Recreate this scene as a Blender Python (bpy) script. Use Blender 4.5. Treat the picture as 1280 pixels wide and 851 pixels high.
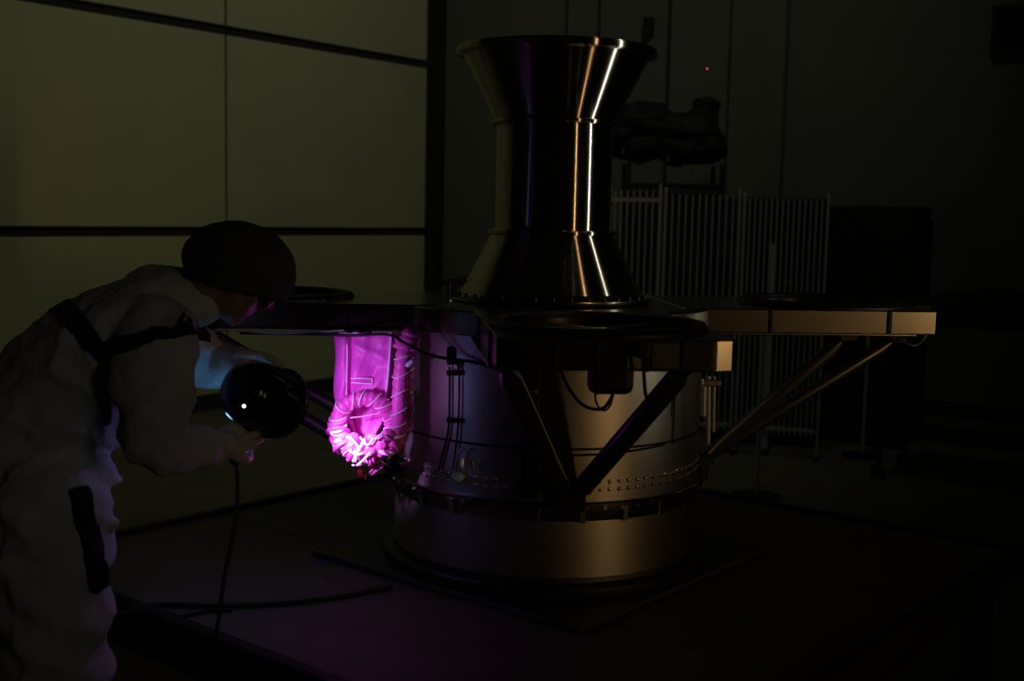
import bpy, bmesh, math, random
import numpy as np
from mathutils import Vector, Matrix, noise
from mathutils.bvhtree import BVHTree
PI = math.pi
for o in list(bpy.data.objects): bpy.data.objects.remove(o)
SC = bpy.context.scene
C = SC.collection

# ------------------------------------------------------------------ camera
F_PX, W_PX, H_PX = 1490.0, 1280, 851
CAM_Z, PITCH, ROLL = 1.6, math.radians(6.1), math.radians(1.2)
cam_d = bpy.data.cameras.new('camera'); cam = bpy.data.objects.new('camera', cam_d); C.objects.link(cam)
cam_d.sensor_width = 36; cam_d.lens = 36 * F_PX / W_PX; cam_d.clip_end = 100
CAM_R = Matrix.Rotation(PI/2 - PITCH, 4, 'X') @ Matrix.Rotation(ROLL, 4, 'Z')
cam.matrix_world = Matrix.Translation((0, 0, CAM_Z)) @ CAM_R
cam_d.dof.use_dof = True; cam_d.dof.focus_distance = 3.5; cam_d.dof.aperture_fstop = 3.2
SC.camera = cam
def ray(px, py):
    return (CAM_R.to_3x3() @ Vector(((px - W_PX/2) / F_PX, (H_PX/2 - py) / F_PX, -1))).normalized()
def P(px, py, Y):                       # the point at distance Y (metres into the room) seen at a pixel
    d = ray(px, py); return Vector((0, 0, CAM_Z)) + d * (Y / d.y)

# ------------------------------------------------------------------ world, exposure, room lamps and an added fill
wd = bpy.data.worlds.new('world'); SC.world = wd; wd.use_nodes = True
wd.node_tree.nodes['Background'].inputs[0].default_value = (1.0, .95, .72, 1)
wd.node_tree.nodes['Background'].inputs[1].default_value = .0012
SC.view_settings.view_transform = 'Standard'; SC.view_settings.look = 'None'
SC.view_settings.exposure = 0; SC.view_settings.gamma = 1
try: SC.view_settings.use_curve_mapping = False
except Exception: pass
def lamp_area(name, loc, target, sx, sy, col, power, spread=180):
    l = bpy.data.lights.new(name, 'AREA'); l.shape = 'RECTANGLE'; l.size = sx; l.size_y = sy
    l.color = col; l.energy = power; l.spread = math.radians(spread)
    o = bpy.data.objects.new(name, l); C.objects.link(o); o.location = loc
    o.rotation_euler = (Vector(target) - Vector(loc)).to_track_quat('-Z', 'Y').to_euler()
    return o
# two tall narrow work lights standing off to the right, and the dim high-bay light on the panelled wall
lamp_area('amber_work_light', (5.2, -2.05, 1.55), (.1, 3.7, 1.42), .07, 1.6, (1, .58, .23), .52, 22)
lamp_area('white_work_light', (5.1, 2.1, 1.9), (.1, 3.75, 2.28), .06, 1.3, (1, .92, .72), 1.2, 23)
lamp_area('high_bay_light', (1.0, 5.5, 5.5), (-1.6, 9.7, 3.5), .6, .6, (.96, 1, .76), 10.8, 138)
lamp_area('person_fill_light', (2.0, -1.0, 2.1), (-1.15, 2.8, 1.2), .7, 1.2, (1, 1, .84), .085, 27)  # unseen fill light added to brighten the person

# ------------------------------------------------------------------ materials
def mat(name, col, rough=.5, metal=0, spec=.5, var=0, scale=8, bump=0, bscale=60, aniso=0, emit=None, estr=0, alpha=None, stretch=None, sub=0):
    m = bpy.data.materials.new(name); m.use_nodes = True
    nt = m.node_tree; b = nt.nodes['Principled BSDF']
    b.inputs['Base Color'].default_value = (*col, 1); b.inputs['Roughness'].default_value = rough
    b.inputs['Metallic'].default_value = metal; b.inputs['Specular IOR Level'].default_value = spec
    tc = nt.nodes.new('ShaderNodeTexCoord'); vec = tc.outputs['Object']
    if stretch:
        mp = nt.nodes.new('ShaderNodeMapping'); mp.inputs['Scale'].default_value = stretch
        nt.links.new(vec, mp.inputs['Vector']); vec = mp.outputs['Vector']
    if var:
        n = nt.nodes.new('ShaderNodeTexNoise'); n.inputs['Scale'].default_value = scale; n.inputs['Detail'].default_value = 5
        nt.links.new(vec, n.inputs['Vector'])
        r = nt.nodes.new('ShaderNodeValToRGB')
        r.color_ramp.elements[0].position = .3; r.color_ramp.elements[1].position = .7
        r.color_ramp.elements[0].color = (*[c*(1-var) for c in col], 1)
        r.color_ramp.elements[1].color = (*[min(1, c*(1+var)) for c in col], 1)
        nt.links.new(n.outputs['Fac'], r.inputs['Fac']); nt.links.new(r.outputs['Color'], b.inputs['Base Color'])
    if bump:
        n2 = nt.nodes.new('ShaderNodeTexNoise'); n2.inputs['Scale'].default_value = bscale; n2.inputs['Detail'].default_value = 4
        nt.links.new(vec, n2.inputs['Vector'])
        bp = nt.nodes.new('ShaderNodeBump'); bp.inputs['Strength'].default_value = bump; bp.inputs['Distance'].default_value = .01
        nt.links.new(n2.outputs['Fac'], bp.inputs['Height']); nt.links.new(bp.outputs['Normal'], b.inputs['Normal'])
    if aniso:
        b.inputs['Anisotropic'].default_value = aniso; b.inputs['Anisotropic Rotation'].default_value = .25
        tg = nt.nodes.new('ShaderNodeTangent'); tg.direction_type = 'RADIAL'; tg.axis = 'Z'
        nt.links.new(tg.outputs['Tangent'], b.inputs['Tangent'])
    if emit: b.inputs['Emission Color'].default_value = (*emit, 1); b.inputs['Emission Strength'].default_value = estr
    if alpha is not None: b.inputs['Alpha'].default_value = alpha
    return m
M = dict(
 wall=mat('cream_wall_panel', (.62, .62, .36), .55, var=.05, scale=1.5, bump=.05, bscale=20),
 wallb=mat('grey_wall_panel', (.165, .165, .145), .7, var=.06, scale=2),
 walld=mat('wall_backing', (.03, .03, .03), .9),
 floor=mat('floor_epoxy', (.20, .185, .14), .75, spec=.2, var=.15, scale=3),
 plat=mat('platform_sheet', (.23, .21, .16), .6, spec=.3, var=.12, scale=5, bump=.1, bscale=90),
 rubber=mat('black_rubber', (.012, .012, .012), .7),
 steel=mat('platform_steel', (.22, .22, .22), .5, .8, var=.1),
 plate=mat('adapter_plate_metal', (.10, .10, .11), .5, .9, var=.2, scale=4),
 barrel=mat('barrel_aluminium', (.56, .53, .48), .44, 1, aniso=.3, var=.06, scale=3),
 deck=mat('deck_aluminium', (.35, .335, .285), .2, 1, var=.08, scale=6),
 dkmetal=mat('dark_anodised', (.035, .033, .032), .5, .7),
 strut=mat('composite_strut', (.045, .045, .055), .28, .3, var=.15, scale=40),
 alstrut=mat('grey_strut_tube', (.34, .33, .31), .33, .9, var=.1, scale=20),
 bolt=mat('bright_fastener', (.8, .78, .75), .22, 1),
 black=mat('black_plastic', (.012, .012, .013), .42),
 gloss=mat('gloss_black_housing', (.006, .006, .007), .16),
 cable=mat('black_cable', (.014, .014, .015), .5),
 coverall=mat('coverall_cloth', (.60, .57, .52), .85, spec=.15, var=.06, scale=12, bump=.35, bscale=45),
 strap=mat('black_webbing', (.010, .010, .011), .8, bump=.3, bscale=300),
 cap=mat('cap_fabric', (.08, .08, .10), .8, spec=.2, bump=.5, bscale=40),
 skin=mat('skin', (.30, .17, .12), .55, var=.06, scale=20),
 glove=mat('latex_glove', (.62, .52, .45), .55, var=.05, bump=.2, bscale=80),
 glass=mat('spectacle_lens', (.02, .02, .025), .06, 0),
 pink=mat('pink_poly_film', (.84, .13, .66), .42, spec=.4, var=.12, scale=14, bump=.35, bscale=30),
 pink2=mat('pink_hose_wrap', (.90, .14, .60), .38, spec=.5, var=.18, scale=30, bump=.4, bscale=60),
 thread=mat('white_tie', (.93, .98, 1.0), .5),
 teal=mat('teal_connector', (.55, 1, .97), .4),
 red=mat('red_tag', (.08, .004, .008), .8, spec=.05),
 wire=mat('galvanised_wire', (.62, .61, .56), .4, .25),
 dark=mat('dark_cabinet_paint', (.008, .008, .008), .6),
 tarp=mat('black_tarp', (.006, .006, .006), .7, bump=.4, bscale=20),
 blue=mat('blue_tape', (.08, .16, .75), .5),
 white=mat('white_paper', (.8, .85, .9), .6),
 led=mat('red_led', (.3, 0, 0), .4, emit=(1, .12, .08), estr=1.2),
 ledw=mat('lamp_indicator', (.5, .6, .7), .4, emit=(.62, .92, 1), estr=5),
 lens=mat('uv_filter_glass', (.05, .01, .08), .1, emit=(.35, .06, 1), estr=.3),
)

def turned(name, col, r, an):
    m = bpy.data.materials.new(name); m.use_nodes = True; nt = m.node_tree
    for n in list(nt.nodes): nt.nodes.remove(n)
    out = nt.nodes.new('ShaderNodeOutputMaterial'); g = nt.nodes.new('ShaderNodeBsdfAnisotropic')
    tc = nt.nodes.new('ShaderNodeTexCoord'); mp = nt.nodes.new('ShaderNodeMapping'); mp.inputs['Scale'].default_value = (1, 1, 14)
    n = nt.nodes.new('ShaderNodeTexNoise'); n.inputs['Scale'].default_value = 30
    rp = nt.nodes.new('ShaderNodeValToRGB'); rp.color_ramp.elements[0].color = (*[c*.9 for c in col], 1); rp.color_ramp.elements[1].color = (*col, 1)
    tg = nt.nodes.new('ShaderNodeTangent'); tg.direction_type = 'RADIAL'; tg.axis = 'Z'
    g.inputs['Roughness'].default_value = r; g.inputs['Anisotropy'].default_value = an; g.inputs['Rotation'].default_value = 0
    L = nt.links; L.new(tc.outputs['Object'], mp.inputs['Vector']); L.new(mp.outputs['Vector'], n.inputs['Vector']); L.new(n.outputs['Fac'], rp.inputs['Fac'])
    L.new(rp.outputs['Color'], g.inputs['Color']); L.new(tg.outputs['Tangent'], g.inputs['Tangent']); L.new(g.outputs['BSDF'], out.inputs['Surface'])
    return m
M['turned'] = turned('turned_aluminium_finish', (.62, .60, .55), .28, .85)

# ------------------------------------------------------------------ helpers
def link(name, me, m, parent=None, loc=None, smooth=None):
    o = bpy.data.objects.new(name, me); C.objects.link(o)
    if m and not me.materials: me.materials.append(M[m])
    if parent: o.parent = parent
    if loc is not None: o.location = loc
    if smooth is not None:
        for p in me.polygons: p.use_smooth = True
        me.set_sharp_from_angle(angle=math.radians(smooth))
    return o
def obj(name, bm, m, parent=None, loc=None, smooth=None):
    me = bpy.data.meshes.new(name); bmesh.ops.recalc_face_normals(bm, faces=bm.faces); bm.to_mesh(me); bm.free()
    return link(name, me, m, parent, loc, smooth)
def tag(o, label, cat, group=None):
    o['label'] = label; o['category'] = cat
    if group: o['group'] = group
    return o
def thing(name, label, cat, loc=(0, 0, 0), rz=0, group=None):
    o = bpy.data.objects.new(name, None); C.objects.link(o); o.empty_display_size = .1
    o.location = loc; o.rotation_euler = (0, 0, rz); return tag(o, label, cat, group)
def struct(o): o['kind'] = 'structure'; return o
def box(bm, c, s, mtx=None, bev=0):
    r = bmesh.ops.create_cube(bm, size=1); vs = r['verts']
    bmesh.ops.scale(bm, vec=s, verts=vs)
    if bev:
        es = list({e for v in vs for e in v.link_edges})
        q = bmesh.ops.bevel(bm, geom=es, offset=bev, segments=2, affect='EDGES', profile=.5)
        vs = list({v for f in q['faces'] for v in f.verts} | {v for v in vs if v.is_valid})
    bmesh.ops.translate(bm, vec=c, verts=vs)
    if mtx: bmesh.ops.transform(bm, matrix=mtx, verts=vs)
    return vs
def bxo(name, c, s, m, parent=None, bev=0, rot=None, loc=None):
    bm = bmesh.new(); box(bm, c, s, rot, bev); return obj(name, bm, m, parent, loc)
def lathe(name, prof, m, parent=None, seg=96, loc=None, closed=True, a0=0, smooth=28, arc=2*PI):
    bm = bmesh.new(); full = abs(arc - 2*PI) < 1e-6; n = seg if full else seg + 1
    rings = []
    for k in range(n):
        a = a0 + arc*k/seg
        rings.append([bm.verts.new((r*math.cos(a), r*math.sin(a), z)) for r, z in prof])
    L = len(prof)
    for k in range(seg):
        A, B = rings[k], rings[(k+1) % n]
        for i in range(L if closed else L-1):
            j = (i+1) % L; bm.faces.new((A[i], B[i], B[j], A[j]))
    bmesh.ops.remove_doubles(bm, verts=bm.verts, dist=1e-6)
    return obj(name, bm, m, parent, loc, smooth)
def frames(pts):
    pts = [Vector(p) for p in pts]; T = []
    for i in range(len(pts)):
        a = pts[max(0, i-1)]; b = pts[min(len(pts)-1, i+1)]; T.append((b-a).normalized())
    up = Vector((0, 0, 1)) if abs(T[0].z) < .9 else Vector((0, 1, 0))
    N = [(up - T[0]*up.dot(T[0])).normalized()]
    for i in range(1, len(pts)):
        n = N[-1] - T[i]*N[-1].dot(T[i]); N.append(n.normalized())
    return pts, T, N
def tube(bm, pts, rad, seg=10, cap=True, round_cap=False):
    pts, T, N = frames(pts)
    if not hasattr(rad, '__len__'): rad = [rad]*len(pts)
    if round_cap:
        hp, hr, tp, tr = [], [], [], []
        for a in (80, 60, 35): hp.append(pts[0]-T[0]*rad[0]*math.sin(math.radians(a))); hr.append(rad[0]*math.cos(math.radians(a)))
        for a in (35, 60, 80): tp.append(pts[-1]+T[-1]*rad[-1]*math.sin(math.radians(a))); tr.append(rad[-1]*math.cos(math.radians(a)))
        pts = hp+pts+tp; rad = hr+list(rad)+tr; T = [T[0]]*3+T+[T[-1]]*3; N = [N[0]]*3+N+[N[-1]]*3
    rings = []
    for p, t, n, r in zip(pts, T, N, rad):
        b = t.cross(n)
        rings.append([bm.verts.new(p + (n*math.cos(2*PI*k/seg) + b*math.sin(2*PI*k/seg))*r) for k in range(seg)])
    for A, B in zip(rings, rings[1:]):
        for k in range(seg): bm.faces.new((A[k], A[(k+1) % seg], B[(k+1) % seg], B[k]))
    if cap: bm.faces.new(rings[0][::-1]); bm.faces.new(rings[-1])
def spline(pts, n=8):
    pts = [Vector(p) for p in pts]; out = []
    for i in range(len(pts)-1):
        p0 = pts[max(0, i-1)]; p1 = pts[i]; p2 = pts[i+1]; p3 = pts[min(len(pts)-1, i+2)]
        for k in range(n):
            t = k/n
            out.append(.5*((2*p1)+(p2-p0)*t+(2*p0-5*p1+4*p2-p3)*t*t+(3*p1-p0-3*p2+p3)*t**3))
    out.append(pts[-1]); return out
def tubeo(name, pts, r, m, parent=None, seg=10, n=8, inv=None, loc=None, round_cap=False):
    q = spline(pts, n) if n > 1 and len(pts) > 2 else [Vector(p) for p in pts]
    if inv is not None: q = [inv @ v for v in q]
    bm = bmesh.new(); tube(bm, q, r, seg, round_cap=round_cap); return obj(name, bm, m, parent, loc, 40)
def ellipsoid(bm, c, r, rot=None, seg=20, rings=14):
    q = bmesh.ops.create_uvsphere(bm, u_segments=seg, v_segments=rings, radius=1)['verts']
    bmesh.ops.scale(bm, vec=r, verts=q)
    if rot: bmesh.ops.transform(bm, matrix=rot.to_4x4(), verts=q)
    bmesh.ops.translate(bm, vec=c, verts=q)
def remesh(name, bm, voxel, smooth_it=6, factor=.5):
    me = bpy.data.meshes.new(name); bm.to_mesh(me); bm.free()
    o = bpy.data.objects.new(name, me); C.objects.link(o)
    a = o.modifiers.new('r', 'REMESH'); a.mode = 'VOXEL'; a.voxel_size = voxel
    b = o.modifiers.new('s', 'SMOOTH'); b.factor = factor; b.iterations = smooth_it
    bpy.context.view_layer.update()
    dg = bpy.context.evaluated_depsgraph_get()
    out = bpy.data.meshes.new_from_object(o.evaluated_get(dg)); out.name = name
    bpy.data.objects.remove(o); bpy.data.meshes.remove(me)
    for p in out.polygons: p.use_smooth = True
    return out

# ------------------------------------------------------------------ the room
HGT = 6.5
COR = P(540, 266, 11.5); COR = Vector((COR.x, COR.y, 0))
DL = Vector((-.596, -.803, 0)).normalized()         # along the panelled wall, from the far corner towards the camera
DB = Vector((.803, -.596, 0)).normalized()          # along the other wall, from the corner to the right
def wall_s(px, D):                                   # distance along a wall from the corner at which a pixel column (on the horizon) meets it
    d = ray(px, 266); k = d.x/d.y
    return (k*COR.y - COR.x)/(D.x - k*D.y)
def wall_z(px, py, D):
    s = wall_s(px, D); p = COR + D*s; return P(px, py, p.y).z
bm = bmesh.new(); box(bm, (0, 0, -.05), (26, 26, .1)); fl = struct(obj('floor', bm, 'floor', loc=(0, 6, 0)))
def wall(name, D, length, nrm, m):
    ang = math.atan2(D.y, D.x)
    o = bxo(name, (length/2, 0, HGT/2), (length, .1, HGT), m)
    o.location = COR - nrm*.09; o.rotation_euler = (0, 0, ang); return struct(o)
NL = Vector((.803, -.596, 0)); NB = Vector((-.596, -.803, 0))
wl = wall('wall_left', DL, 13, NL, 'walld'); wb = wall('wall_back', DB, 13, NB, 'walld')
def panel(parent, D, nrm, s0, s1, z0, z1, m):
    # wall-local frame: x along the wall, the room side is +y or -y
    side = 1 if (Matrix.Rotation(-math.atan2(D.y, D.x), 3, 'Z') @ nrm).y > 0 else -1
    y = side*(.09 - .02)
    return bxo('panel', ((s0+s1)/2, y, (z0+z1)/2), (s1-s0, .04, z1-z0), m, parent, bev=.006)
zr1 = wall_z(400, 289.5, DL); zr2 = wall_z(400, 58, DL); gap = .036
rows = [(.12, zr1-gap), (zr1+gap, zr2-gap), (zr2+gap, 2*zr2-zr1-gap), (2*zr2-zr1+gap, HGT)]
s_seam = wall_s(283.5, DL)
cuts = [.09, s_seam, 2*s_seam, 3*s_seam, 4*s_seam, 5*s_seam]
for z0, z1 in rows:
    for a, b in zip(cuts, cuts[1:]): panel(wl, DL, NL, a+.012, b-.012, z0, z1, 'wall')
bc = [.12]+[wall_s(x, DB) for x in (701, 741, 828, 905)]
for a, b in zip(bc, bc[1:]): panel(wb, DB, NB, a+.02, b-.02, .12, HGT, 'wallb')
sr = [bc[-1]+.02+k*1.25 for k in range(7)]
s950, s976 = wall_s(951, DB), wall_s(976, DB)
panel(wb, DB, NB, bc[-1]+.004, s950, .12, HGT, 'wallb'); panel(wb, DB, NB, s976, s976+2.2, .12, HGT, 'wallb'); panel(wb, DB, NB, s976+2.21, 12.9, .12, HGT, 'wallb')
aB = math.atan2(DB.y, DB.x)
def on_back(s, off, z): v = COR + DB*s + NB*off; return (v.x, v.y, z)
tr = bxo('trim_1', (0, 0, HGT/2), (s976-s950+.02, .10, HGT), 'wallb', bev=.01); tr.location = on_back((s950+s976)/2, .03, 0); tr.rotation_euler = (0, 0, aB); struct(tr)
bb = bxo('baseboard_left', (6.5, 0, .06), (13, .05, .12), 'walld'); bb.location = COR + NL*.0; bb.rotation_euler = (0, 0, math.atan2(DL.y, DL.x)); struct(bb)
bb = bxo('baseboard_back', (6.5, 0, .06), (13, .05, .12), 'walld'); bb.location = COR + NB*.0; bb.rotation_euler = (0, 0, aB); struct(bb)
# dark high window on the back wall
s0 = wall_s(1231, DB); zt, zb_ = wall_z(1240, 10, DB), wall_z(1240, 69, DB)
wn = struct(bxo('window_1', (.6, 0, 0), (1.2, .04, zt-zb_), 'dark')); wn.location = on_back(s0, .03, (zt+zb_)/2); wn.rotation_euler = (0, 0, aB)
for z in (-1, 1): bxo('window_frame', (.6, -.02 if False else 0, z*(zt-zb_)/2), (1.24, .07, .03), 'dkmetal', wn)
for x in (0, 1.2): bxo('window_frame', (x, 0, 0), (.03, .07, zt-zb_), 'dkmetal', wn)
bxo('pane', (.6, 0, 0), (1.16, .05, zt-zb_-.04), 'glass', wn)
# small sensor box and red standby light on the wall
sb = thing('wall_sensor', 'small dark sensor box fixed high on the back wall', 'sensor', on_back(wall_s(807, DB), 0, wall_z(807, 34, DB)), aB)
bxo('housing', (0, -.05, 0), (.07, .08, .15), 'black', sb, bev=.01); bxo('mount', (0, -.006, .02), (.04, .012, .1), 'dkmetal', sb)
rl = thing('standby_light', 'tiny red standby light glowing on the back wall', 'light', on_back(wall_s(878, DB), 0, wall_z(878, 86, DB)), aB)
bm = bmesh.new(); ellipsoid(bm, (0, -.012, 0), (.007, .007, .007), seg=10, rings=8); obj('lens', bm, 'led', rl, smooth=60)
bxo('bezel', (0, -.004, 0), (.03, .008, .03), 'dkmetal', rl)

# ------------------------------------------------------------------ raised platform and adapter plate
AZ = math.radians(5.8)
AXIS = P(690, 300, 3.69); AX, AY = AXIS.x, AXIS.y
Z = lambda h: CAM_Z + h
PT = Z(-1.075)
S = 1.6*math.sqrt(2)
pf = thing('work_platform', 'low square raised platform with dark rubber edges under the carrier', 'platform', (AX-.03, AY, 0), AZ + PI/4)
n = 3
for i in range(n):
    w = S/n; bxo('deck_sheet', ((i+.5)*w - S/2, 0, PT-.012), (w-.006, S-.02, .024), 'plat', pf, bev=.003)
for a in range(4):
    R = Matrix.Rotation(a*PI/2, 4, 'Z')
    bm = bmesh.new(); box(bm, (0, S/2, PT-.03), (S+.05, .045, .085), R, .008); obj('edge_trim', bm, 'rubber', pf)
    bm = bmesh.new(); box(bm, (0, S/2-.06, PT-.10), (S-.1, .06, .10), R); obj('side_beam', bm, 'plate', pf)
    for sx in (-1, 1):
        if sx == 1:
            l = bxo('leg', (0, 0, (PT-.1)/2), (.08, .08, PT-.1), 'plate', pf, bev=.006); l.location = R @ Vector((S/2-.08, S/2-.08, 0))
            bxo('foot', (0, 0, .01), (.14, .14, .02), 'rubber', l)
ap = tag(bxo('adapter_plate', (0, 0, 0), (1.03, 1.03, .02), 'plate', bev=.004), 'square dark metal adapter plate on the platform beneath the barrel', 'plate')
for k in range(4):
    bm = bmesh.new(); box(bm, (0, .515, .004), (1.035, .006, .014), Matrix.Rotation(k*PI/2, 4, 'Z'), .001); obj('edge_strip', bm, 'steel', ap)  # lighter strips stand in for the highlight along the plate's bevel
ap.location = (AX, AY, PT+.0105); ap.rotation_euler = (0, 0, AZ+PI/4)

# ------------------------------------------------------------------ probe carrier
BZ = PT + .0215                           # underside of the base ring
PC = thing('probe_carrier', 'polished metal spacecraft carrier with tall flared pedestal and four strutted arms', 'spacecraft', (AX, AY, 0), AZ)
INV = (Matrix.Translation((AX, AY, 0)) @ Matrix.Rotation(AZ, 4, 'Z')).inverted()
def LP(px, py, Y): return INV @ P(px, py, Y)
z = Z
lathe('base_ring', [(.44, BZ), (.505, BZ), (.508, BZ+.006), (.508, BZ+.028), (.503, BZ+.034), (.478, BZ+.036), (.476, BZ+.05), (.44, BZ+.05)], 'plate', PC, 128)
zl0, zl1 = BZ+.05, z(-.842)
lathe('lower_skirt', [(.455, zl0), (.4745, zl0), (.4735, zl1), (.455, zl1)], 'barrel', PC, 128)
zm1 = z(-.788)
lathe('clamp_band', [(.455, zl1), (.478, zl1), (.480, zl1+.004), (.480, zl1+.036), (.488, zl1+.038), (.488, zm1-.004), (.484, zm1), (.455, zm1)], 'deck', PC, 128)
lathe('barrel', [(.45, zm1), (.470, zm1), (.470, z(-.336)), (.45, z(-.336))], 'barrel', PC, 128)
lathe('seam_band', [(.469, z(-.645)), (.4715, z(-.645)), (.4715, z(-.638)), (.469, z(-.638))], 'dkmetal', PC, 128)
lathe('hub_plate', [(.0, z(-.337)), (.50, z(-.337)), (.505, z(-.333)), (.505, z(-.272)), (.50, z(-.268)), (0, z(-.268))], 'deck', PC, 96)
# pedestal
zp = z(-.264)
lathe('foot_flange', [(.2, zp), (.305, zp), (.307, zp+.004), (.307, zp+.014), (.285, zp+.016), (.28, zp+.03), (.2, zp+.03)], 'deck', PC, 128)
lathe('lower_cone', [(.25, zp+.03), (.276, zp+.03), (.188, z(-.062)), (.17, z(-.062))], 'turned', PC, 160)
lathe('joint_ring', [(.17, z(-.062)), (.196, z(-.062)), (.198, z(-.058)), (.198, z(-.052)), (.19, z(-.048)), (.17, z(-.048))], 'turned', PC, 128)
lathe('pedestal_tube', [(.165, z(-.048)), (.1775, z(-.048)), (.1775, z(.266)), (.165, z(.266))], 'turned', PC, 160)
lathe('joint_ring', [(.165, z(.266)), (.192, z(.266)), (.197, z(.270)), (.197, z(.276)), (.192, z(.280)), (.165, z(.280))], 'turned', PC, 128)
lathe('upper_cone', [(.17, z(.280)), (.184, z(.280)), (.281, z(.470)), (.284, z(.476)), (.27, z(.476))], 'turned', PC, 160)
lathe('rim_ring', [(.26, z(.470)), (.288, z(.470)), (.303, z(.474)), (.305, z(.478)), (.305, z(.490)), (.300, z(.495)), (.262, z(.495))], 'turned', PC, 160)
for k in range(36):
    a = 2*PI*(k+.4)/36
    if k == 0:
        bm = bmesh.new(); bmesh.ops.create_cone(bm, cap_ends=True, segments=6, radius1=.005, radius2=.005, depth=.01)
        b0 = obj('flange_bolt', bm, 'dkmetal', PC); bme = b0.data; b = b0
    else: b = link('flange_bolt', bme, None, PC)
    b.location = (.296*math.cos(a), .296*math.sin(a), zp+.020)
# rivet rows round the barrel foot: hundreds of small heads, one part
bm = bmesh.new()
for row, zz in enumerate((z(-.735), z(-.757))):
    for k in range(100):
        a = 2*PI*k/100; m4 = Matrix.Rotation(a, 4, 'Z') @ Matrix.Translation((.4715, 0, zz)) @ Matrix.Rotation(PI/2, 4, 'Y')
        bmesh.ops.create_uvsphere(bm, u_segments=8, v_segments=4, radius=.0058, matrix=m4)
for k in range(60):
    a = 2*PI*k/60; m4 = Matrix.Rotation(a, 4, 'Z') @ Matrix.Translation((.4885, 0, zm1-.016)) @ Matrix.Rotation(PI/2, 4, 'Y')
    bmesh.ops.create_cone(bm, cap_ends=True, segments=6, radius1=.006, radius2=.006, depth=.008, matrix=m4)
rv = obj('rivet_rows', bm, 'bolt', PC, smooth=30); rv['kind'] = 'stuff'
# clamp clips on the band
clip = None
for k in range(24):
    a = 2*PI*(k+.3)/24
    if clip is None: c_ = bxo('band_clip', (0, 0, 0), (.012, .018, .045), 'bolt', PC, bev=.002); clip = c_.data
    else: c_ = link('band_clip', clip, None, PC)
    c_.location = (.485*math.cos(a), .485*math.sin(a), zl1+.02); c_.rotation_euler = (0, 0, a)
# arms
RA, HW, R0, R1, CR, HOLE = .865, .265, .36, 1.145, .075, .232
zt, zb = z(-.265), z(-.335)
def arm_outline(phi):
    # distance from the arm centre to the rounded paddle outline in direction phi
    dx, dy = math.cos(phi), math.sin(phi); lo, hi = 0, 1.2
    def inside(t):
        x, y = RA+dx*t, abs(dy*t)
        if x < R0 or x > R1 or y > HW: return False
        if y > HW-.05 and x > R1-.23*(y-(HW-.05)): return False
        return (x-R1)+(y-HW) < -.022
    for _ in range(30):
        mid = (lo+hi)/2
        if inside(mid): lo = mid
        else: hi = mid
    return lo
cut = [math.atan2(y, x-RA) for x, y in ((R1, HW-.05), (R1-.0073, HW-.0147-.0), (R1-.0222, HW), (R0, HW))]
angs = sorted([2*PI*k/172 for k in range(172)]+[c % (2*PI) for c in cut]+[-c % (2*PI) for c in cut])
bm = bmesh.new(); cols = []
for p in angs:
    r = arm_outline(p); c, s_ = math.cos(p), math.sin(p)
    cols.append([bm.verts.new((RA+c*q, s_*q, zz)) for q, zz in ((HOLE, zb), (r-.003, zb), (r, zb+.003), (r, zt-.003), (r-.003, zt), (HOLE, zt))])
for k in range(180):
    A, B = cols[k], cols[(k+1) % 180]
    for i in range(6): bm.faces.new((A[i], B[i], B[(i+1) % 6], A[(i+1) % 6]))
arm_o = obj('deck_arm', bm, 'deck', PC, smooth=25); arm_me = arm_o.data
arms = []
ring_me = bar_me = rib_me = lip_me = None
for k in range(4):
    a = arm_o if k == 0 else link('deck_arm', arm_me, None, PC)
    a.rotation_euler = (0, 0, k*PI/2); arms.append(a)      # 0 right (+X), 1 far, 2 left, 3 near
    if k == 0:
        r_ = lathe('separation_ring', [(.226, zt), (.262, zt), (.262, zt+.006), (.252, zt+.016), (.236, zt+.018), (.226, zt+.014)], 'dkmetal', a, 96); r_.location = (RA, 0, 0); ring_me = r_.data
        bm = bmesh.new(); box(bm, (0, 0, 0), (.47, .035, .03), None, .004); b_ = obj('cross_bar', bm, 'deck', a); bar_me = b_.data
        q_ = bxo('side_rib', (0, 0, 0), (.012, .008, .070), 'dkmetal', a, bev=.002); rib_me = q_.data
        l_ = bxo('lower_lip', (0, 0, 0), (.60, .014, .006), 'deck', a, bev=.001); lip_me = l_.data
    else:
        r_ = link('separation_ring', ring_me, None, a); r_.location = (RA, 0, 0)
        b_ = link('cross_bar', bar_me, None, a); q_ = link('side_rib', rib_me, None, a); l_ = link('lower_lip', lip_me, None, a)
    b_.location = (RA, 0, zt-.018); b_.rotation_euler = (0, 0, PI/4)
    b2 = link('cross_bar', bar_me, None, a); b2.location = (RA, 0, zt-.019); b2.rotation_euler = (0, 0, -PI/4)
    q_.location = (.98, -HW-.003, (zt+zb)/2)
    for (x, s_) in ((.98, 1), (.62, -1), (.62, 1)):
        q2 = link('side_rib', rib_me, None, a); q2.location = (x, s_*(HW+.003), (zt+zb)/2)
    for yy in (.14, .06, -.05, -.14):
        q2 = link('side_rib', rib_me, None, a); q2.location = (R1+.003, yy, (zt+zb)/2); q2.rotation_euler = (0, 0, PI/2)
    for (yy, wv, yw) in ((.035, .042, 8), (.10, .062, 4)):
        cpz = bxo('cover_plate', (0, 0, 0), (.006, wv, .056), 'deck', a, bev=.001); cpz.location = (R1+.003, yy, (zt+zb)/2); cpz.rotation_euler = (0, 0, math.radians(yw))  # plates added and yawed to catch the amber light
    l_.location = (.76, -HW-.005, zb-.001)
    l2 = link('lower_lip', lip_me, None, a); l2.location = (.76, HW+.005, zb-.001)
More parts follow.
